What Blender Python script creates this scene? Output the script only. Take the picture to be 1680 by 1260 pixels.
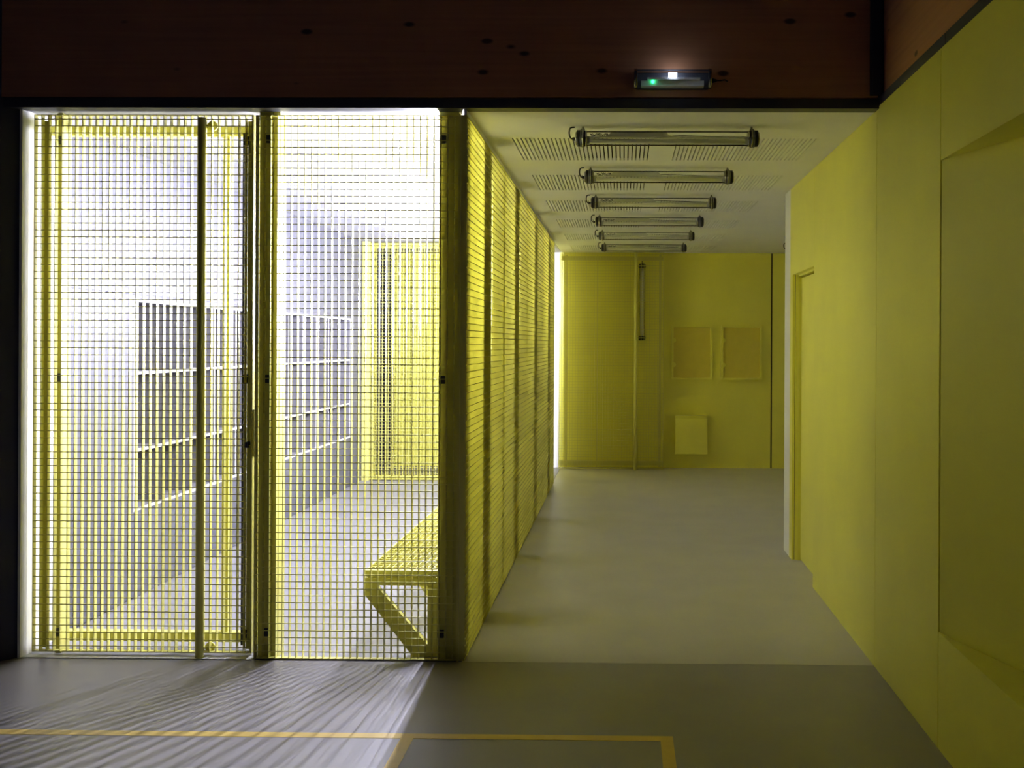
import bpy, math, random
from mathutils import Vector, Matrix
random.seed(7)
S = bpy.context.scene
for o in list(bpy.data.objects):
    bpy.data.objects.remove(o)
COL = S.collection

# ------------------------------------------------------------------ camera, world, exposure
cam = bpy.data.cameras.new('camera')
cam.sensor_width = 36.0
cam.lens = 1700 / 1680 * 36.0
cam.shift_x = -0.0943
cam.shift_y = -0.0396
cam.clip_start = 0.02
co = bpy.data.objects.new('camera', cam)
COL.objects.link(co)
co.location = (0, 0, 1.62)
co.rotation_euler = (math.pi / 2, -0.0048, 0.0146)
S.camera = co

W = bpy.data.worlds.new('world')
S.world = W
W.use_nodes = True
W.node_tree.nodes['Background'].inputs[0].default_value = (0.42, 0.38, 0.75, 1)
W.node_tree.nodes['Background'].inputs[1].default_value = 0.014

S.view_settings.view_transform = 'Standard'
S.view_settings.look = 'None'
S.view_settings.exposure = 0.0
S.view_settings.gamma = 1.0
S.view_settings.use_curve_mapping = False
S.cycles.diffuse_bounces = 8
S.cycles.max_bounces = 16
S.cycles.transparent_max_bounces = 24
LAMP = 3100.0          # strength of the burning tubes in the cage

H = 2.805            # ceiling height
YF = 5.25            # front plane of the corridor
XL, XS, XR = -3.07, -0.80, 1.27
YB = 13.55           # back wall


# ------------------------------------------------------------------ materials
def mat(name, col, rough=0.5, metal=0.0, spec=0.5, noise=0.0, nscale=8.0, bump=0.0, bscale=200.0):
    m = bpy.data.materials.new(name)
    m.use_nodes = True
    nt = m.node_tree
    b = nt.nodes['Principled BSDF']
    b.inputs['Base Color'].default_value = (*col, 1)
    b.inputs['Roughness'].default_value = rough
    b.inputs['Metallic'].default_value = metal
    b.inputs['Specular IOR Level'].default_value = spec
    tc = nt.nodes.new('ShaderNodeTexCoord')
    if noise > 0:
        n = nt.nodes.new('ShaderNodeTexNoise')
        n.inputs['Scale'].default_value = nscale
        n.inputs['Detail'].default_value = 6
        nt.links.new(tc.outputs['Object'], n.inputs['Vector'])
        r = nt.nodes.new('ShaderNodeValToRGB')
        r.color_ramp.elements[0].position = 0.3
        r.color_ramp.elements[1].position = 0.7
        r.color_ramp.elements[0].color = (*[c * (1 - noise) for c in col], 1)
        r.color_ramp.elements[1].color = (*[min(1, c * (1 + noise)) for c in col], 1)
        nt.links.new(n.outputs['Fac'], r.inputs['Fac'])
        nt.links.new(r.outputs['Color'], b.inputs['Base Color'])
    if bump > 0:
        n2 = nt.nodes.new('ShaderNodeTexNoise')
        n2.inputs['Scale'].default_value = bscale
        nt.links.new(tc.outputs['Object'], n2.inputs['Vector'])
        bp = nt.nodes.new('ShaderNodeBump')
        bp.inputs['Strength'].default_value = bump
        bp.inputs['Distance'].default_value = 0.002
        nt.links.new(n2.outputs['Fac'], bp.inputs['Height'])
        nt.links.new(bp.outputs['Normal'], b.inputs['Normal'])
    return m


def emit(name, col, strength):
    m = bpy.data.materials.new(name)
    m.use_nodes = True
    nt = m.node_tree
    nt.nodes.remove(nt.nodes['Principled BSDF'])
    e = nt.nodes.new('ShaderNodeEmission')
    e.inputs[0].default_value = (*col, 1)
    e.inputs[1].default_value = strength
    nt.links.new(e.outputs[0], nt.nodes['Material Output'].inputs[0])
    return m


def thin_glass(name, tint=(0.97, 0.975, 0.97)):
    m = bpy.data.materials.new(name)
    m.use_nodes = True
    nt = m.node_tree
    nt.nodes.remove(nt.nodes['Principled BSDF'])
    t = nt.nodes.new('ShaderNodeBsdfTransparent')
    t.inputs[0].default_value = (*tint, 1)
    g = nt.nodes.new('ShaderNodeBsdfGlossy')
    g.inputs['Roughness'].default_value = 0.06
    f = nt.nodes.new('ShaderNodeFresnel')
    f.inputs[0].default_value = 1.22
    mx = nt.nodes.new('ShaderNodeMixShader')
    nt.links.new(f.outputs[0], mx.inputs[0])
    nt.links.new(t.outputs[0], mx.inputs[1])
    nt.links.new(g.outputs[0], mx.inputs[2])
    nt.links.new(mx.outputs[0], nt.nodes['Material Output'].inputs[0])
    return m


def wood(name, axis):
    """spruce glulam with long grain along axis and scattered dark knots"""
    m = bpy.data.materials.new(name)
    m.use_nodes = True
    nt = m.node_tree
    L = nt.links.new
    b = nt.nodes['Principled BSDF']
    b.inputs['Roughness'].default_value = 0.6
    tc = nt.nodes.new('ShaderNodeTexCoord')
    mp = nt.nodes.new('ShaderNodeMapping')
    mp.inputs['Scale'].default_value = (0.5, 9, 24) if axis == 'x' else (9, 0.5, 24)
    L(tc.outputs['Object'], mp.inputs['Vector'])
    n = nt.nodes.new('ShaderNodeTexNoise')
    n.inputs['Scale'].default_value = 2.2
    n.inputs['Detail'].default_value = 8
    n.inputs['Distortion'].default_value = 0.4
    L(mp.outputs[0], n.inputs['Vector'])
    r = nt.nodes.new('ShaderNodeValToRGB')
    r.color_ramp.elements[0].position = 0.32
    r.color_ramp.elements[0].color = (0.395, 0.182, 0.094, 1)
    r.color_ramp.elements[1].position = 0.72
    r.color_ramp.elements[1].color = (0.47, 0.225, 0.115, 1)
    L(n.outputs['Fac'], r.inputs['Fac'])
    mp2 = nt.nodes.new('ShaderNodeMapping')
    mp2.inputs['Scale'].default_value = (3.6, 7.5, 7.5) if axis == 'x' else (7.5, 3.6, 7.5)
    L(tc.outputs['Object'], mp2.inputs['Vector'])
    v = nt.nodes.new('ShaderNodeTexVoronoi')
    v.inputs['Scale'].default_value = 1.0
    v.inputs['Randomness'].default_value = 1.0
    L(mp2.outputs[0], v.inputs['Vector'])
    kr = nt.nodes.new('ShaderNodeValToRGB')
    kr.color_ramp.elements[0].position = 0.08
    kr.color_ramp.elements[0].color = (0.14, 0.14, 0.14, 1)
    kr.color_ramp.elements[1].position = 0.135
    kr.color_ramp.elements[1].color = (1, 1, 1, 1)
    L(v.outputs['Distance'], kr.inputs['Fac'])
    mx = nt.nodes.new('ShaderNodeMix')
    mx.data_type = 'RGBA'
    mx.blend_type = 'MULTIPLY'
    mx.inputs['Factor'].default_value = 1.0
    L(r.outputs[0], mx.inputs['A'])
    L(kr.outputs[0], mx.inputs['B'])
    L(mx.outputs['Result'], b.inputs['Base Color'])
    return m


YEL = (0.70, 0.67, 0.185)
M = dict(
    yellow=mat('yellow_painted_steel', YEL, 0.42, 0, 0.4),
    panel=mat('yellow_wall_panel', (0.87, 0.835, 0.15), 0.38, 0, 0.4, 0.03, 3.0, 0.05, 350),
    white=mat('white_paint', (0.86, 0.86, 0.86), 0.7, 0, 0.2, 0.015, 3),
    wall_dimmed=mat('dimmed_wall_board', (0.088, 0.088, 0.110), 0.55, 0, 0.3, 0.02, 3),  # cage wall boards, colour darkened to hold down the lamp glare
    dark=mat('dark_void', (0.012, 0.011, 0.008), 0.9),
    navy=mat('dark_blue_wall', (0.035, 0.038, 0.075), 0.6),
    steel=mat('dark_grey_steel', (0.055, 0.058, 0.075), 0.5, 0.2),
    wood=wood('spruce_beam', 'x'),
    wood_y=wood('spruce_beam_side', 'y'),
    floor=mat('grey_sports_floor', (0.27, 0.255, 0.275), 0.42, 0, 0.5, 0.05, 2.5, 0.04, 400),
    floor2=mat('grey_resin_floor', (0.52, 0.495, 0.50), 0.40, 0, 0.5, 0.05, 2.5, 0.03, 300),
    floor_dimmed=mat('dimmed_cage_floor', (0.22, 0.215, 0.235), 0.45, 0, 0.4, 0.05, 2.5, 0.03, 300),  # grey floor darkened inside the cage, where the lamps overexpose it
    ceil_dimmed=mat('dimmed_white_ceiling', (0.34, 0.34, 0.37), 0.7, 0, 0.2, 0.015, 3),  # white ceiling colour lowered above the cage to offset overexposure
    line=mat('yellow_line_paint', (0.70, 0.50, 0.12), 0.4, 0, 0.4, 0.04, 20),
    grey=mat('grey_board', (0.17, 0.165, 0.185), 0.6, 0, 0.3, 0.03, 4),
    edge=mat('white_board_edge', (0.62, 0.62, 0.64), 0.5),
    black=mat('black_rubber', (0.006, 0.006, 0.006), 0.4, 0, 0.3),
    chrome=mat('brushed_metal', (0.30, 0.29, 0.26), 0.25, 1.0),
    tray=mat('grey_gear_tray', (0.62, 0.62, 0.58), 0.5, 0.0),
    tube=mat('pale_unlit_tube', (0.88, 0.87, 0.82), 0.3),
    glass=thin_glass('clear_lamp_glass'),
    lit=emit('burning_tube', (0.80, 0.80, 1.0), LAMP),
    led=emit('white_led', (0.72, 0.8, 1.0), 18.0),
    green=emit('green_led', (0.02, 0.9, 0.25), 14.0),
    board=mat('ochre_pin_board', (0.74, 0.64, 0.11), 0.7, 0, 0.3, 0.03, 10),
)


# ------------------------------------------------------------------ mesh helpers
class MB:
    def __init__(s):
        s.v, s.f, s.mi = [], [], []

    def add(s, vs, fs, mi=0):
        n = len(s.v)
        s.v += [tuple(v) for v in vs]
        s.f += [tuple(i + n for i in f) for f in fs]
        s.mi += [mi] * len(fs)
        return s

    def box(s, x0, x1, y0, y1, z0, z1, mi=0):
        vs = [(x0, y0, z0), (x1, y0, z0), (x1, y1, z0), (x0, y1, z0), (x0, y0, z1), (x1, y0, z1), (x1, y1, z1), (x0, y1, z1)]
        fs = [(3, 2, 1, 0), (4, 5, 6, 7), (0, 1, 5, 4), (1, 2, 6, 5), (2, 3, 7, 6), (3, 0, 4, 7)]
        return s.add(vs, fs, mi)

    def prism(s, poly, axis, a, b, mi=0):
        """poly: list of 2D points; axis: extrusion axis ('x': (y,z), 'y': (x,z), 'z': (x,y))"""
        def p(q, t):
            return {'x': (t, q[0], q[1]), 'y': (q[0], t, q[1]), 'z': (q[0], q[1], t)}[axis]
        n = len(poly)
        vs = [p(q, a) for q in poly] + [p(q, b) for q in poly]
        fs = [tuple(range(n)), tuple(range(2 * n - 1, n - 1, -1))] + [(i, (i + 1) % n, n + (i + 1) % n, n + i) for i in range(n)]
        return s.add(vs, fs, mi)

    def cyl(s, p0, p1, r, n=16, r1=None, caps=True, mi=0):
        p0, p1 = Vector(p0), Vector(p1)
        d = (p1 - p0).normalized()
        u = d.orthogonal().normalized()
        w = d.cross(u)
        r1 = r if r1 is None else r1
        vs, fs = [], []
        for P, R in ((p0, r), (p1, r1)):
            for i in range(n):
                a = 2 * math.pi * i / n
                vs.append(P + (u * math.cos(a) + w * math.sin(a)) * R)
        for i in range(n):
            fs.append((i, (i + 1) % n, n + (i + 1) % n, n + i))
        if caps:
            fs.append(tuple(range(n - 1, -1, -1)))
            fs.append(tuple(range(n, 2 * n)))
        return s.add(vs, fs, mi)

    def path(s, pts, r, n=8, mi=0):
        pts = [Vector(p) for p in pts]
        vs, fs = [], []
        u = None
        for k, p in enumerate(pts):
            d = (pts[min(k + 1, len(pts) - 1)] - pts[max(k - 1, 0)]).normalized()
            u = d.orthogonal().normalized() if u is None else (u - d * u.dot(d)).normalized()
            w = d.cross(u)
            for i in range(n):
                a = 2 * math.pi * i / n
                vs.append(p + (u * math.cos(a) + w * math.sin(a)) * r)
        for k in range(len(pts) - 1):
            for i in range(n):
                j = (i + 1) % n
                fs.append((k * n + i, k * n + j, (k + 1) * n + j, (k + 1) * n + i))
        fs.append(tuple(range(n - 1, -1, -1)))
        m = (len(pts) - 1) * n
        fs.append(tuple(range(m, m + n)))
        return s.add(vs, fs, mi)

    def mesh(s, name, mats, smooth=False):
        me = bpy.data.meshes.new(name)
        me.from_pydata(s.v, [], s.f)
        for m in (mats if isinstance(mats, (list, tuple)) else [mats]):
            me.materials.append(m)
        me.polygons.foreach_set('material_index', s.mi)
        if smooth:
            for p in me.polygons:
                p.use_smooth = len(p.vertices) == 4
        me.update()
        return me

    def build(s, name, mats, parent=None, smooth=False, bevel=0.0, loc=None):
        return link(name, s.mesh(name, mats, smooth), parent, bevel, loc)


def link(name, me, parent=None, bevel=0.0, loc=None):
    o = bpy.data.objects.new(name, me)
    COL.objects.link(o)
    if parent is not None:
        o.parent = parent
    if loc is not None:
        o.location = loc
    if bevel > 0:
        md = o.modifiers.new('bevel', 'BEVEL')
        md.width = bevel
        md.segments = 2
        md.limit_method = 'ANGLE'
    return o


def tag(o, label=None, cat=None, group=None, kind=None):
    if label:
        o['label'] = label
    if cat:
        o['category'] = cat
    if group:
        o['group'] = group
    if kind:
        o['kind'] = kind
    return o


def empty(name, loc=(0, 0, 0), rz=0.0, label=None, cat=None, group=None, kind=None, rot=None):
    o = bpy.data.objects.new(name, None)
    COL.objects.link(o)
    o.empty_display_size = 0.05
    o.location = loc
    o.rotation_euler = rot if rot else (0, 0, rz)
    return tag(o, label, cat, group, kind)


def copy_tree(o, parent=None):
    c = o.copy()
    COL.objects.link(c)
    if parent is not None:
        c.parent = parent
    for ch in list(o.children):
        copy_tree(ch, c)
    return c


def box_obj(name, m, x0, x1, y0, y1, z0, z1, parent=None, bevel=0.0):
    return MB().box(x0, x1, y0, y1, z0, z1).build(name, m, parent, bevel=bevel)


# ------------------------------------------------------------------ setting: floors
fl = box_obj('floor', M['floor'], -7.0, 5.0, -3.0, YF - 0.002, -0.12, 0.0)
tag(fl, 'dark grey sports hall floor with yellow court lines before the grating cage', 'floor', kind='structure')
LW = 0.052
LZ = 0.0012
line1 = box_obj('court_line', M['line'], -6.0, 0.21, 4.226, 4.226 + LW, 0.0, LZ, fl)
line2 = box_obj('court_line', M['line'], 0.158, 0.21, 0.6, 4.226, 0.0, LZ, fl)
line3 = box_obj('court_line', M['line'], -0.905, -0.853, 0.6, 4.226, 0.0, LZ, fl)

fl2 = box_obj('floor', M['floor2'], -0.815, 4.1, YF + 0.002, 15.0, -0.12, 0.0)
tag(fl2, 'smooth grey corridor floor beyond the threshold, right of the cage', 'floor', kind='structure')

fl3 = box_obj('floor', M['floor_dimmed'], -4.6, -0.817, YF + 0.002, 15.0, -0.12, 0.0)
tag(fl3, 'brightly lit grey floor inside the cage under the bench', 'floor', kind='structure')

# ------------------------------------------------------------------ ceiling with slotted acoustic boards
GX = [(-0.662, 0.158)]
GY = [(5.985 + 1.308 * i, 5.985 + 0.715 + 1.308 * i) for i in range(6)]
T = 0.014


def ceiling(x0, x1, groups, m, label):
    mb = MB()
    ys = YF
    for (a, b) in GY:
        mb.box(x0, x1, ys, a, H, H + T)
        xs = x0
        for (c, d) in groups:
            mb.box(xs, c, a, b, H, H + T)
            xs = d
        mb.box(xs, x1, a, b, H, H + T)
        ys = b
    mb.box(x0, x1, ys, 15.0, H, H + T)
    o = mb.build('ceiling', M[m])
    tag(o, label, 'ceiling', kind='structure')
    P = 0.0249
    wx, wy = GX[0][1] - GX[0][0], GY[0][1] - GY[0][0]
    n = int(round(wx / P))
    smb = MB().box(0, P * 0.36, 0, wy, 0, T)
    for i in range(n):
        q = i * wx / n + P * 0.66
        smb.box(q, q + P * 0.70 if i < n - 1 else wx, 0, wy, 0, T)
    sme = smb.mesh('slotted_board', M[m])
    for (a, b) in GY:
        for (c, d) in groups:
            link('slotted_board', sme, o, loc=(c, a, H))
    return o


ceil = ceiling(-0.815, 4.1, [(-0.662, 0.158), (0.296, 1.118)], 'white', 'white corridor ceiling with rows of slotted acoustic boards above the unlit lamps')
ceiling(-4.6, -0.817, [(-2.58, -1.76), (-1.74, -0.92)], 'ceil_dimmed', 'glaring pale ceiling with slotted boards above the cage')
box_obj('backing_felt', M['dark'], -4.6, 4.1, YF, 15.0, H + 0.05, H + 0.10, ceil)

# ------------------------------------------------------------------ left wall of the cage with its boards around the cubby niche
CY0, CY1, CZ0, CZ1 = 6.455, 11.615, 0.547, 1.886
wl = MB()
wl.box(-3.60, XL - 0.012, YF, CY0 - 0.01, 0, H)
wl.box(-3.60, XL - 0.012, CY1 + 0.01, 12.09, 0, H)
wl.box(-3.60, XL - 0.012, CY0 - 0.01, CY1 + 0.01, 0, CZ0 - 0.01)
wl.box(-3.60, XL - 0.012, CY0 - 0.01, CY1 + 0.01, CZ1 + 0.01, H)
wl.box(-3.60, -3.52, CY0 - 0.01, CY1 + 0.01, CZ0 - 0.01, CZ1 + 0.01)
wall_left = wl.build('wall_left', M['wall_dimmed'])
tag(wall_left, 'pale grey board wall along the left of the cage, holding the cubbies', 'wall', kind='structure')
g = 0.004
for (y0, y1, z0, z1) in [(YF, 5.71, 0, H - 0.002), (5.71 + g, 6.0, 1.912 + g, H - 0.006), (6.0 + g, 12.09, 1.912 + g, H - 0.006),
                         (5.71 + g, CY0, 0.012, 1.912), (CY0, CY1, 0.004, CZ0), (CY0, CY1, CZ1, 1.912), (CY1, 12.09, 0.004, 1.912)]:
    box_obj('wall_board', M['white' if y1 < 5.8 else 'wall_dimmed'], XL - 0.012, XL, y0, y1, z0, z1, wall_left)  # nearest jamb board keeps full white to look lit beside the darkened ones

cub = empty('cubby_shelf', (XL, CY0, CZ0), label='long grey built-in cubby shelf, three rows of open compartments in the pale cage wall', cat='shelf')
cx0, cx1 = -0.43, 0.0
NB = 12
pitch = (CY1 - CY0) / NB
bt = 0.018
box_obj('back_panel', M['grey'], cx0 - 0.012, cx0, 0, CY1 - CY0, 0, CZ1 - CZ0, cub)
sz = [0.0, 0.938 - 0.02 - CZ0 + 0.004, 1.424 - 0.018 - CZ0 + 0.004, CZ1 - CZ0 - bt]
for i, z in enumerate(sz):
    m = MB().box(cx0, cx1 - 0.004, 0, CY1 - CY0, z, z + bt)
    o = m.build('shelf', M['grey'], cub)
    MB().box(cx1 - 0.004, cx1 - 0.001, 0, CY1 - CY0, z, z + bt).build('edge_strip', M['edge'], o)
for r in range(3):
    z0, z1 = sz[r] + bt, sz[r + 1]
    dme = MB().box(cx0, cx1 - 0.006, 0, bt, z0, z1).mesh('divider', M['grey'])
    eme = MB().box(cx1 - 0.006, cx1 - 0.003, 0, bt, z0, z1).mesh('edge_strip', M['edge'])
    for k in range(NB + 1):
        y = min(k * pitch, CY1 - CY0 - bt) if k else 0.0
        if 0 < k < NB:
            y -= bt / 2
        d = link('divider', dme, cub, loc=(0, y, 0))
        link('edge_strip', eme, d)

# ------------------------------------------------------------------ dark hall wall left of the cage
wf = MB().prism([(-3.085, YF), (-3.09, 5.30), (-3.7, 5.31), (-7.0, 5.31), (-7.0, 4.7), (-3.62, 4.7), (-3.16, 5.18)], 'z', 0, 4.2)
wall_front = wf.build('wall_front', M['navy'])
tag(wall_front, 'nearly black blue hall wall standing left of the bright cage', 'wall', kind='structure')
jb = box_obj('trim_1', M['white'], -3.084, -3.0705, YF - 0.012, YF + 0.0, 0, H)
tag(jb, 'thin pale edge trim between dark hall wall and bright cage wall', 'trim', kind='structure')

th = box_obj('painted_light_strip', M['white'], XL, -1.885, YF - 0.004, 5.293, 0.0, 0.004)  # added strip: light on the floor under the gate, painted white
tag(th, 'white strip painted in for the light spilling under the grating gate', 'trim', kind='structure')

# ------------------------------------------------------------------ timber beams over the front and over the right wall
beam = MB().box(-7.0, 1.262, 5.19, 5.42, 2.853, 4.2).build('beam', M['wood'])
tag(beam, 'dark knotty glued timber beam crossing above the cage and corridor front', 'beam', kind='structure')
stl = MB()
stl.box(-7.0, 1.27, 5.194, YF + 0.03, H - 0.006, 2.846)
stl.box(-7.0, 1.27, 5.21, YF + 0.03, 2.846, 2.853)
t2 = stl.build('trim_2', M['steel'])
tag(t2, 'dark steel strip under the front timber beam', 'trim', kind='structure')
beam2 = MB().box(1.285, 1.52, -1.0, 5.19, 2.868, 4.2).build('beam', M['wood_y'])
tag(beam2, 'warm brown knotty timber beam running above the right yellow wall', 'beam', kind='structure')
t3 = MB().box(1.272, 1.50, 4.14, 5.24, 2.815, 2.862).box(1.272, 1.50, -1.0, 4.132, 2.815, 2.862).build('trim_3', M['steel'])
tag(t3, 'dark steel strip between right timber beam and yellow wall panels', 'trim', kind='structure')
cp = MB().box(1.222, 1.272, 5.155, 5.19, 2.862, 4.2).box(1.222, 1.30, 5.172, 5.19, 2.862, 4.2).build('column', M['steel'])
tag(cp, 'slim dark steel upright in the corner where the two timber beams meet', 'column', kind='structure')

# ------------------------------------------------------------------ right wall: yellow panels, door recess, splayed niche
PT = 0.018
NY, NZ0, NZ1 = 4.184, 0.467, 2.362
wr = MB()
wr.box(XR + PT + 0.002, 1.75, NY + 0.05, 6.93, 0, H)
wr.box(XR + PT + 0.002, 1.75, 6.93, 7.83, 2.16, H)
wr.box(XR + PT + 0.002, 1.75, 7.83, 8.19, 0, H)
wr.box(1.45, 1.75, 6.93, 7.83, 0, 2.16)
wr.box(XR + PT + 0.002, 2.4, -1.0, NY + 0.05, 0, NZ0 - 0.03)
wr.box(XR + PT + 0.002, 2.4, -1.0, NY + 0.05, NZ1 + 0.03, 2.815)
wall_right = wr.build('wall_right', M['dark'])
tag(wall_right, 'right wall clad in large smooth yellow panels, with a door recess and an angled niche', 'wall', kind='structure')
g = 0.005
for (y0, y1, z0, z1) in [(5.2375, 6.938, 0.0, H - 0.003), (6.941, 7.93, 2.152, H - 0.003), (7.815, 7.93, 0.0, 2.152),
                         (NY + 0.003, 5.2325, 0.0, 2.813), (1.0, NY - 0.003, 0.0, NZ0), (1.0, NY - 0.003, NZ1, 2.813)]:
    box_obj('wall_panel', M['panel'], XR, XR + PT, y0, y1, z0, z1, wall_right)
# niche: splayed back panel, sill and soffit
sl = 0.30
ye = 1.6
xe = XR + sl * (NY - ye)
MB().prism([(XR + 0.004, NY - 0.004), (XR + 0.022, NY + 0.01), (xe + 0.03, ye), (xe, ye)], 'z', NZ0 - 0.02, NZ1 + 0.02).build('niche_panel', M['panel'], wall_right)
MB().prism([(XR + 0.001, NY - 0.02), (xe - 0.006, ye), (XR + 0.001, ye)], 'z', NZ0 - 0.018, NZ0 - 0.0005).build('niche_sill', M['panel'], wall_right)
MB().prism([(XR + 0.001, NY - 0.02), (xe, ye), (XR + 0.001, ye)], 'z', NZ1 + 0.0005, NZ1 + 0.018).build('niche_soffit', M['panel'], wall_right)
MB().box(XR + PT, xe + 0.03, ye - 0.02, ye, NZ0 - 0.018, NZ1 + 0.018).build('niche_end', M['panel'], wall_right)
# white end of the wall
wend = MB().box(XR + 0.001, 1.55, 7.934, 8.20, 0, H - 0.001).build('trim_4', M['white'])
tag(wend, 'white plastered end of the right wall beyond the yellow door', 'trim', kind='structure')

door = empty('door_1', (XR, 6.94, 0), label='flush yellow door set back in the right corridor wall', cat='door', kind='structure')
dw, dh = 0.875, 2.148
box_obj('door_leaf', M['panel'], 0.062, 0.10, 0.012, dw - 0.028, 0.010, dh - 0.03, door, 0.001)
fr = MB()
fr.box(PT + 0.003, 0.058, dw - 0.012, dw, 0, dh)
fr.box(0.040, 0.13, dw - 0.024, dw - 0.012, 0, dh)
fr.box(PT + 0.003, 0.13, -0.004, 0.010, 0, dh)
fr.build('door_frame', M['panel'], door)
hd = MB()
hd.box(0.0, 0.058, 0.0, dw, dh - 0.004, dh + 0.003)
hd.box(0.040, 0.13, 0.0, dw - 0.012, dh - 0.018, dh - 0.004)
hd.build('door_head', M['panel'], door)

# side room walls right of the corridor, and the back wall
w2 = MB().box(1.55, 4.1, 8.20, 8.35, 0, H).box(4.0, 4.15, 8.2, 15.0, 0, H).build('wall_side', M['white'])
tag(w2, 'white walls of the side space hidden behind the right wall', 'wall', kind='structure')
wb = MB().box(-3.0, 4.1, YB + 0.014, YB + 0.2, 0, H).build('wall_back', M['dark'])
tag(wb, 'yellow panelled end wall of the corridor carrying frames and a box', 'wall', kind='structure')
box_obj('wall_panel', M['panel'], -3.0, 1.92, YB, YB + 0.014, 0, H, wb)
box_obj('wall_panel', M['panel'], 1.938, 4.1, YB + 0.004, YB + 0.014, 0, H, wb)
w3 = MB().box(-4.6, -3.0, 14.6, 14.8, 0, H).box(-4.75, -4.6, 12.0, 14.8, 0, H).box(-4.6, -3.6, 12.0, 12.09, 0, H).build('wall_passage', M['grey'])
tag(w3, 'grey walls of the dim passage behind the cage', 'wall', kind='structure')
wp = box_obj('trim_5', M['white'], -0.915, -0.838, YB - 0.03, YB, 0, H)
tag(wp, 'bright white upright strip on the end wall beside the far sliding gate', 'trim', kind='structure')


# ------------------------------------------------------------------ steel gratings
def rods_z(z0, z1, pz, ztop_off):
    zs = []
    z = z1 - ztop_off
    while z > z0 + 0.012:
        zs.append(z)
        z -= pz
    return zs


def grating_parts(root, width, z0, z1, px=0.0352, pz=0.0357, x_off=None, single=True, ztop=0.0235):
    """bearing bars stand upright and are 30 mm deep; cross rods lie on the outer face"""
    x_off = px if x_off is None else x_off
    xs = []
    x = x_off
    while x < width - 0.006:
        xs.append(x)
        x += px
    zs = rods_z(z0, z1, pz, ztop)
    if single:
        bar = MB().box(-0.0015, 0.0015, 0.0, 0.03, z0 + 0.004, z1 - 0.003).mesh('bearing_bar', M['yellow'])
        rod = MB().box(0.003, width - 0.003, -0.001, 0.0045, -0.0021, 0.0021).mesh('cross_rod', M['yellow'])
        for x in xs:
            link('bearing_bar', bar, root, loc=(x, 0, 0))
        for z in zs:
            link('cross_rod', rod, root, loc=(0, 0, z))
    else:
        m = MB()
        for x in xs:
            m.box(x - 0.0013, x + 0.0013, 0.0, 0.03, z0 + 0.004, z1 - 0.003)
        tag(m.build('bearing_bars', M['yellow'], root), kind='stuff')
        m = MB()
        for z in zs:
            m.box(0.003, width - 0.003, -0.001, 0.0045, z - 0.0018, z + 0.0018)
        tag(m.build('cross_rods', M['yellow'], root), kind='stuff')
    e = MB()
    e.box(0, 0.003, 0, 0.03, z0, z1).box(width - 0.003, width, 0, 0.03, z0, z1)
    e.box(0.003, width - 0.003, 0, 0.03, z0, z0 + 0.004).box(0.003, width - 0.003, 0, 0.03, z1 - 0.003, z1)
    e.build('edge_band', M['yellow'], root)


# front door of the cage
DX0, DX1, DY = -3.042, -1.905, 5.295
gd = empty('grating_gate', (DX0, DY, 0), label='yellow steel grating gate with a round pull tube, left front of the cage', cat='gate')
dw = DX1 - DX0
grating_parts(gd, dw, 0.019, 2.786, x_off=0.0377)
fy0, fy1 = 0.115, 0.160


box_obj('rail', M['yellow'], 0.022, dw - 0.004, fy0, fy1, 2.70, 2.752, gd, 0.003)
box_obj('rail', M['yellow'], 0.022, dw - 0.004, fy0, fy1, 0.042, 0.094, gd, 0.003)
box_obj('stile', M['yellow'], 0.022, 0.054, 0.034, 0.062, 0.03, 2.76, gd, 0.003)
box_obj('stile', M['yellow'], dw - 0.043, dw - 0.001, 0.034, 0.114, 0.03, 2.76, gd, 0.003)
box_obj('mullion', M['yellow'], 0.931, 0.966, fy0 + 0.01, fy1 + 0.02, 0.094, 2.70, gd, 0.003)
box_obj('pivot_post', M['yellow'], 0.097, 0.130, 0.040, 0.108, 0.0, H - 0.003, gd, 0.003)
MB().cyl((0.878, -0.024, 0.0), (0.878, -0.024, 2.765), 0.0205, 20).build('pull_tube', M['yellow'], gd, smooth=True)
for z in (2.735, 0.04):
    MB().cyl((0.878, -0.01, z), (0.878, 0.034, z), 0.012, 12).cyl((0.911, 0.031, z), (0.911, 0.04, z), 0.026, 16).build('tube_bracket', M['yellow'], gd, smooth=True)
box_obj('bolt_rod', M['steel'], dw - 0.069, dw - 0.060, 0.036, 0.046, 0.05, 2.70, gd)
for z in (2.66, 1.43, 0.11):
    box_obj('bolt_guide', M['steel'], dw - 0.068, dw - 0.036, 0.031, 0.056, z - 0.022, z + 0.022, gd, 0.002)
    box_obj('hinge', M['steel'], 0.094, 0.126, 0.031, 0.0395, z - 0.022, z + 0.022, gd, 0.002)
lk = box_obj('latch', M['steel'], dw - 0.036, dw - 0.018, -0.012, 0.03, 1.075, 1.105, gd, 0.002)
box_obj('lock_plate', M['yellow'], dw + 0.001, dw + 0.008, 0.005, 0.04, 1.03, 1.27, gd)

# fixed panel beside it
PX0, PX1, PY = -1.880, -0.842, 5.255
gp = empty('grating_screen', (PX0, PY, 0), label='fixed yellow grating panel in the cage front, in front of the bench', cat='screen', group='grating screens of the cage')
grating_parts(gp, PX1 - PX0, 0.004, 2.776, px=0.0347, x_off=0.007, ztop=0.021)
for z in (2.66, 1.43, 0.13):
    box_obj('clamp', M['steel'], PX1 - PX0 - 0.104, PX1 - PX0 - 0.072, 0.0305, 0.042, z - 0.021, z + 0.021, gp, 0.002)
    box_obj('clamp', M['steel'], 0.042, 0.068, 0.0305, 0.036, z - 0.021, z + 0.021, gp, 0.002)


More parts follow.
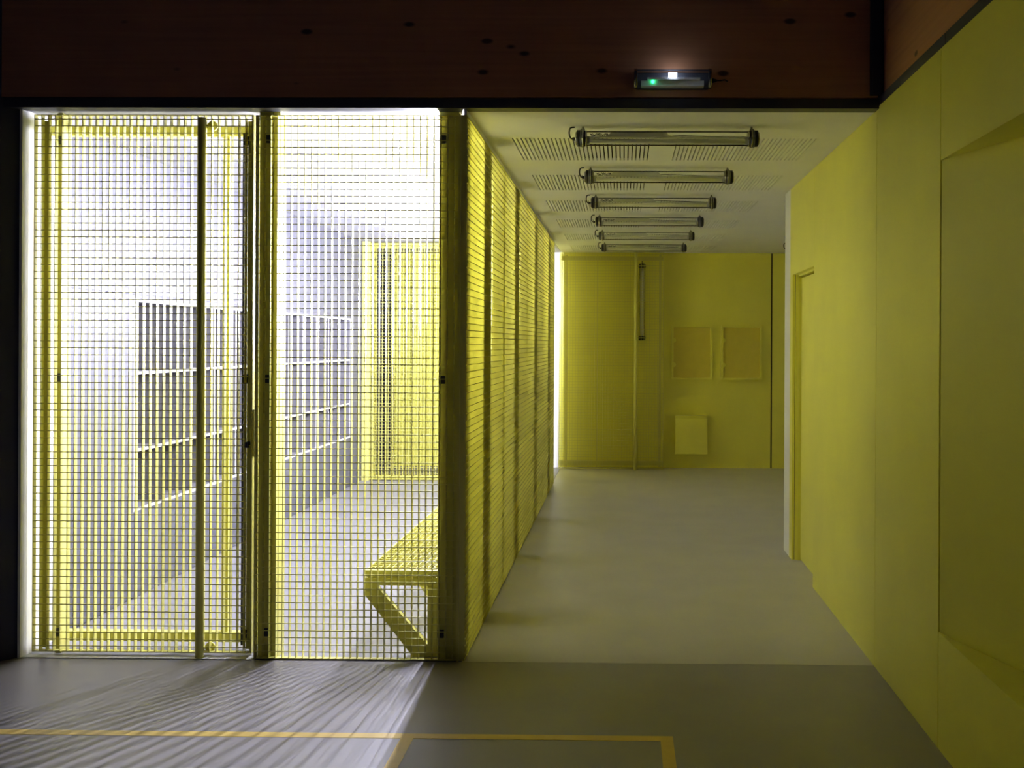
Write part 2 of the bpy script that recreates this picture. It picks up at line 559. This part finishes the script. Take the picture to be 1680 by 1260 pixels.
# posts carrying the front
def post(label, x0, x1, y0, y1, z1=H - 0.003, group=None):
    o = empty('steel_post', ((x0 + x1) / 2, (y0 + y1) / 2, 0), label=label, cat='post', group=group)
    w, d = (x1 - x0) / 2, (y1 - y0) / 2
    box_obj('tube', M['yellow'], -w, w, -d, d, 0.005, z1 - 0.005, o, 0.003)
    MB().box(-w, w, -d, d, 0.0, 0.005).box(-w, w, -d, d, z1 - 0.005, z1).build('end_plate', M['yellow'], o)
    return o


post('wide dark-looking post between the grating gate and the fixed panel', -1.876, -1.806, 5.297, 5.367)
post('slim yellow post touching the wide post, behind the fixed panel', -1.804, -1.768, 5.297, 5.395)
post('olive post at the right end of the fixed front panel, by the bench', -0.950, -0.846, 5.300, 5.372)
o = box_obj('corner_bar', M['yellow'], -0.8405, -0.832, 5.247, 5.30, 0.0, 2.78)
tag(o, 'upright corner bar where front panel and corridor side of cage meet', 'post')

# corridor side of the cage: eight grating panels with posts behind the joints
SP = 0.84
SW = 0.814
names = ['nearest the hall, beside the corner post', 'second from the hall', 'third from the hall', 'fourth from the hall',
         'fifth from the hall', 'sixth from the hall', 'seventh from the hall', 'farthest from the hall, by the white slit']
sp0 = None
for i in range(8):
    y0 = 5.245 + SP * i
    if sp0 is None:
        sp0 = empty('grating_screen', (XS, y0, 0), rz=math.pi / 2)
        grating_parts(sp0, SW, 0.006, 2.776, px=0.0352, x_off=0.035, single=False, ztop=0.021)
        s = sp0
    else:
        s = copy_tree(sp0)
        s.location = (XS, y0, 0)
    tag(s, 'yellow corridor-side cage grating, ' + names[i], 'screen', 'grating screens of the cage')
for i in range(1, 9):
    yc = 5.245 + SP * i - (SP - SW) / 2
    ps = post('yellow post behind the %s joint of corridor grating from the hall' %
              ['first', 'second', 'third', 'fourth', 'fifth', 'sixth', 'seventh', 'last'][i - 1],
              -0.9005, -0.8395, yc - 0.03, yc + 0.03, group='posts of the corridor grating')
    box_obj('added_light_baffle', M['yellow'], 0.0307, 0.0345, -0.158 if i % 2 else -0.05, 0.158 if i % 2 else 0.05, 0.01, 2.775, ps)  # added unseen plate, keeps direct lamp light out of the corridor

tr = box_obj('trim_7', M['white'], -0.815, -0.802, 5.247, 11.94, 2.7775, 2.8045)
tag(tr, 'thin pale strip along the top of the corridor-side gratings', 'trim', kind='structure')

# back of the cage and the far gate
cb = empty('grating_screen', (-2.975, 12.12, 0), label='large yellow grating panel closing the far end of the bright cage', cat='screen', group='grating screens of the cage')
grating_parts(cb, 2.12, 0.010, 2.786, single=False)
for (z0, z1) in ((2.735, 2.783), (0.015, 0.06)):
    box_obj('rail', M['yellow'], 0.0, 2.12, 0.032, 0.072, z0, z1, cb)
for x in (0.0, 1.04, 2.08):
    box_obj('stile', M['yellow'], x, x + 0.04, 0.074, 0.11, 0.012, 2.783, cb)
post('bright yellow post at the far left corner of the cage', -3.068, -2.980, 12.10, 12.16)

fg = empty('grating_gate', (-0.832, 13.30, 0), label='yellow grating sliding gate with a round tube on the far end wall', cat='gate')
fw = 1.345
grating_parts(fg, fw, 0.012, 2.790, single=False)
for (z0, z1) in ((2.690, 2.742), (0.055, 0.107)):
    box_obj('rail', M['yellow'], 0.0, fw, 0.034, 0.07, z0, z1, fg)
for x in (0.075, fw - 0.06):
    box_obj('stile', M['yellow'], x, x + 0.03, 0.072, 0.10, 0.03, 2.76, fg)
box_obj('mullion', M['yellow'], 0.486, 0.498, 0.031, 0.06, 0.03, 2.76, fg)
MB().cyl((0.985, -0.026, 0.0), (0.985, -0.026, 2.79), 0.021, 18).build('pull_tube', M['yellow'], fg, smooth=True)
for z in (2.72, 1.43, 0.08):
    box_obj('latch', M['yellow'], fw - 0.055, fw - 0.02, 0.031, 0.05, z - 0.02, z + 0.02, fg)

# ------------------------------------------------------------------ bench along the grating
BX0, BX1, BY0, BY1 = -1.328, -0.955, 5.325, 9.60
bn = empty('bench', ((BX0 + BX1) / 2, BY0, 0), label='long yellow steel bench with a grid seat and slanted legs inside the cage', cat='bench')
hw = (BX1 - BX0) / 2
bl = BY1 - BY0
sf = MB()
sf.box(-hw, hw, 0, 0.022, 0.412, 0.444).box(-hw, hw, bl - 0.022, bl, 0.412, 0.444)
sf.box(-hw, -hw + 0.006, 0.022, bl - 0.022, 0.412, 0.444).box(hw - 0.006, hw, 0.022, bl - 0.022, 0.412, 0.444)
sf.build('seat_rim', M['yellow'], bn)
sg = MB()
nb = 12
for i in range(1, nb):
    x = -hw + 2 * hw * i / nb
    sg.box(x - 0.0015, x + 0.0015, 0.022, bl - 0.022, 0.416, 0.441)
k = 0
y = 0.05
while y < bl - 0.03:
    sg.box(-hw + 0.006, hw - 0.006, y - 0.0025, y + 0.0025, 0.436, 0.442)
    y += 0.05
tag(sg.build('seat_grid', M['yellow'], bn), kind='stuff')
lm = MB()
lm.box(-hw, hw, 0.002, 0.042, 0.366, 0.405)
lm.box(hw - 0.05, hw, 0.002, 0.042, 0.0, 0.366)
lm.prism([(-hw, 0.366), (-hw + 0.062, 0.366), (-hw + 0.066, 0.352), (hw - 0.055, 0.066), (hw - 0.05, 0.064), (hw - 0.05, 0.0), (hw - 0.122, 0.0), (-hw, 0.318)], 'y', 0.002, 0.042)
lm.box(-hw + 0.01, hw - 0.01, 0.008, 0.036, 0.405, 0.412)
lme = lm.mesh('leg_frame', M['yellow'])
for i in range(6):
    link('leg_frame', lme, bn, bevel=0.002, loc=(0, min(0.84 * i, bl - 0.045), 0))


# ------------------------------------------------------------------ glass tube lamps
LR = 0.042
DROP = 0.064


def tube_lamp(lit=False):
    root = empty('tube_lamp')
    h = 0.5
    MB().cyl((-h + 0.035, 0, 0), (h - 0.035, 0, 0), LR - 0.002, 28, caps=False).build('glass_tube', M['glass'], root, smooth=True)
    for s in (-1, 1):
        e = MB()
        e.cyl((s * (h - 0.050), 0, 0), (s * (h - 0.030), 0, 0), LR + 0.005, 24)
        e.cyl((s * (h - 0.026), 0, 0), (s * (h - 0.008), 0, 0), LR + 0.003, 24)
        eo = e.build('end_collar', M['black'], root, smooth=True)
        c = MB()
        c.cyl((s * (h - 0.062), 0, 0), (s * (h - 0.050), 0, 0), LR + 0.001, 24)
        c.cyl((s * (h - 0.030), 0, 0), (s * (h - 0.026), 0, 0), LR + 0.006, 24)
        c.cyl((s * (h - 0.008), 0, 0), (s * h, 0, 0), LR - 0.002, 24, LR - 0.008)
        c.build('end_cap', M['chrome'], root, smooth=True)
        k = MB()
        k.cyl((s * (h - 0.045), 0, 0), (s * (h - 0.036), 0, 0), LR + 0.008, 24)
        k.box(s * (h - 0.04) - 0.010, s * (h - 0.04) + 0.010, -0.012, 0.012, LR, LR + 0.010)
        k.cyl((s * (h - 0.04), 0, LR + 0.008), (s * (h - 0.04), 0, DROP), 0.006, 10)
        k.build('mount_clip', M['chrome'], root, smooth=True)
    MB().cyl((-h + 0.075, 0, -0.016), (h - 0.075, 0, -0.016), 0.008 if lit else 0.0135, 14).build('fluorescent_tube', M['lit'] if lit else M['tube'], root, smooth=True)
    sk = MB()
    for s in (-1, 1):
        sk.box(s * (h - 0.062) - 0.014, s * (h - 0.062) + 0.014, -0.014, 0.014, -0.032, 0.008)
    sk.build('lamp_holder', M['edge'], root)
    MB().box(-h + 0.07, h - 0.07, -0.024, 0.024, 0.004, 0.007).build('gear_tray', M['tray'], root)
    MB().prism([(-0.335, 0.007), (0.02, 0.007), (-0.005, 0.029), (-0.305, 0.029)], 'y', -0.020, 0.020).build('ballast', M['tray'], root)
    wr_ = MB()
    for j in range(3):
        ph = j * 1.3
        wr_.path([(-0.42 + 0.012 * t, 0.010 * math.sin(t * 1.1 + ph), 0.018 + 0.009 * math.sin(t * 1.7 + ph)) for t in range(0, 9)], 0.0016, 6)
    wr_.path([(0.0 + 0.05 * t, 0.004, 0.019 - 0.0012 * t) for t in range(0, 9)], 0.0015, 6)
    wr_.build('wiring', M['black'], root, smooth=True)
    cb_ = MB()
    cb_.cyl((-h - 0.018, 0, -0.004), (-h, 0, -0.004), 0.010, 12)
    cb_.path([(-h - 0.016, 0, -0.004), (-h - 0.026, 0, 0.000), (-h - 0.033, 0, 0.012), (-h - 0.036, 0, 0.030), (-h - 0.034, 0, 0.046),
              (-h - 0.030, 0, 0.056), (-h - 0.020, 0, 0.060), (-h - 0.005, 0, DROP - 0.003)], 0.0042, 8)
    cb_.build('supply_cable', M['black'], root, smooth=True)
    return root


lamp0 = tube_lamp()
ords = ['nearest to the timber beam', 'second from the timber beam', 'third from the timber beam', 'fourth from the timber beam',
        'fifth from the timber beam', 'last before the far gate']
lampy = [5.665, 6.975, 8.255, 9.54, 10.80, 12.14]
for i, y in enumerate(lampy):
    L_ = lamp0 if i == 0 else copy_tree(lamp0)
    L_.location = (0.232, y, H - DROP)
    tag(L_, 'unlit clear glass tube lamp across the corridor ceiling, ' + ords[i], 'lamp', 'unlit tube lamps on the corridor ceiling')
L_ = copy_tree(lamp0)
L_.location = (2.40, 12.14, H - DROP)
tag(L_, 'unlit glass tube lamp peeking out past the white end of the right wall', 'lamp', 'unlit tube lamps on the corridor ceiling')
L_ = copy_tree(lamp0)
L_.location = (0.235, YB - DROP, 2.16)
L_.rotation_euler = (-math.pi / 2, math.pi / 2, 0)
tag(L_, 'unlit glass tube lamp mounted upright on the end wall behind the far gate', 'lamp')

lit0 = tube_lamp(True)
lo = ['nearest the hall', 'second from the hall', 'third from the hall', 'fourth from the hall']
for i, k in enumerate([1, 3, 5, 7]):
    L_ = lit0 if i == 0 else copy_tree(lit0)
    L_.location = (-0.9010 - DROP, 5.245 + SP * k - (SP - SW) / 2, 2.18)
    L_.rotation_euler = (0, math.pi / 2, 0)
    tag(L_, 'burning white tube lamp upright on a cage post above the bench, ' + lo[i], 'lamp', 'burning tube lamps of the cage')
# ------------------------------------------------------------------ emergency light on the beam
el = empty('emergency_light', (0.236, 5.19, 2.930), label='small emergency light with white and green glowing diodes on the timber beam', cat='light')
hw = 0.190
MB().box(-hw + 0.012, hw - 0.012, -0.02, 0.0, -0.040, 0.040).build('base', M['steel'], el)
MB().cyl((-hw + 0.012, -0.060, 0), (hw - 0.012, -0.060, 0), 0.046, 24, caps=False).build('clear_cover', M['glass'], el, smooth=True)
for s in (-1, 1):
    MB().cyl((s * (hw - 0.014), -0.060, 0), (s * hw, -0.060, 0), 0.050, 24).build('end_cap', M['chrome'], el, smooth=True)
MB().box(-0.125, 0.135, -0.075, -0.03, -0.006, 0.004).build('reflector', M['edge'], el)
MB().box(-0.155, 0.155, -0.06, -0.022, -0.034, -0.008).build('battery_box', M['tray'], el)
MB().box(-0.020, 0.020, -0.082, -0.060, 0.006, 0.026).build('white_diode', M['led'], el)
MB().cyl((-0.098, -0.066, -0.014), (-0.098, -0.060, -0.014), 0.007, 12).build('green_diode', M['green'], el)
MB().cyl((0.0, 0.0, 0.0), (0.028, 0, 0), 0.014, 12, 0.006).path([(0.02, 0, 0), (0.05, 0.006, 0.002), (0.07, 0.03, 0.012), (0.085, 0.058, 0.012)], 0.004).build('cable_gland', M['black'], el, loc=(hw, -0.06, -0.008))


# ------------------------------------------------------------------ things on the end wall
def notice(x0, x1, z0, z1, label):
    r = empty('notice_frame', ((x0 + x1) / 2, YB, (z0 + z1) / 2), label=label, cat='frame', group='empty notice frames on the end wall')
    w, h = (x1 - x0) / 2, (z1 - z0) / 2
    f = 0.028
    box_obj('pin_board', M['board'], -w + f, w - f, -0.012, -0.002, -h + f, h - f, r)
    box_obj('frame_bar', M['panel'], -w, w, -0.045, 0, h - f, h, r, 0.002)
    box_obj('frame_bar', M['panel'], -w, w, -0.045, 0, -h, -h + f, r, 0.002)
    box_obj('frame_bar', M['panel'], -w, -w + f, -0.045, 0, -h + f, h - f, r, 0.002)
    box_obj('frame_bar', M['panel'], w - f, w, -0.045, 0, -h + f, h - f, r, 0.002)
    for z in (0.16, -0.16):
        MB().cyl((-w + 0.030, -0.058, z), (-w + 0.030, -0.044, z), 0.030, 18).cyl((-w + 0.030, -0.062, z), (-w + 0.030, -0.058, z), 0.018, 18).build('hinge', M['panel'], r, smooth=True)
    return r


notice(0.622, 1.155, 1.150, 1.862, 'yellow empty notice frame on the end wall, the one above the metal box')
notice(1.268, 1.802, 1.150, 1.862, 'yellow empty notice frame on the end wall, the one by the wall groove')
bx = empty('wall_box', (0.878, YB, 0.0), label='small plain yellow metal box hung low on the end wall', cat='box')
box_obj('housing', M['panel'], -0.200, 0.200, -0.150, 0.0, 0.200, 0.672, bx, 0.004)
box_obj('front_cover', M['panel'], -0.206, 0.206, -0.166, -0.152, 0.196, 0.655, bx, 0.003)
box_obj('lid', M['panel'], -0.206, 0.206, -0.166, 0.0, 0.674, 0.690, bx, 0.003)
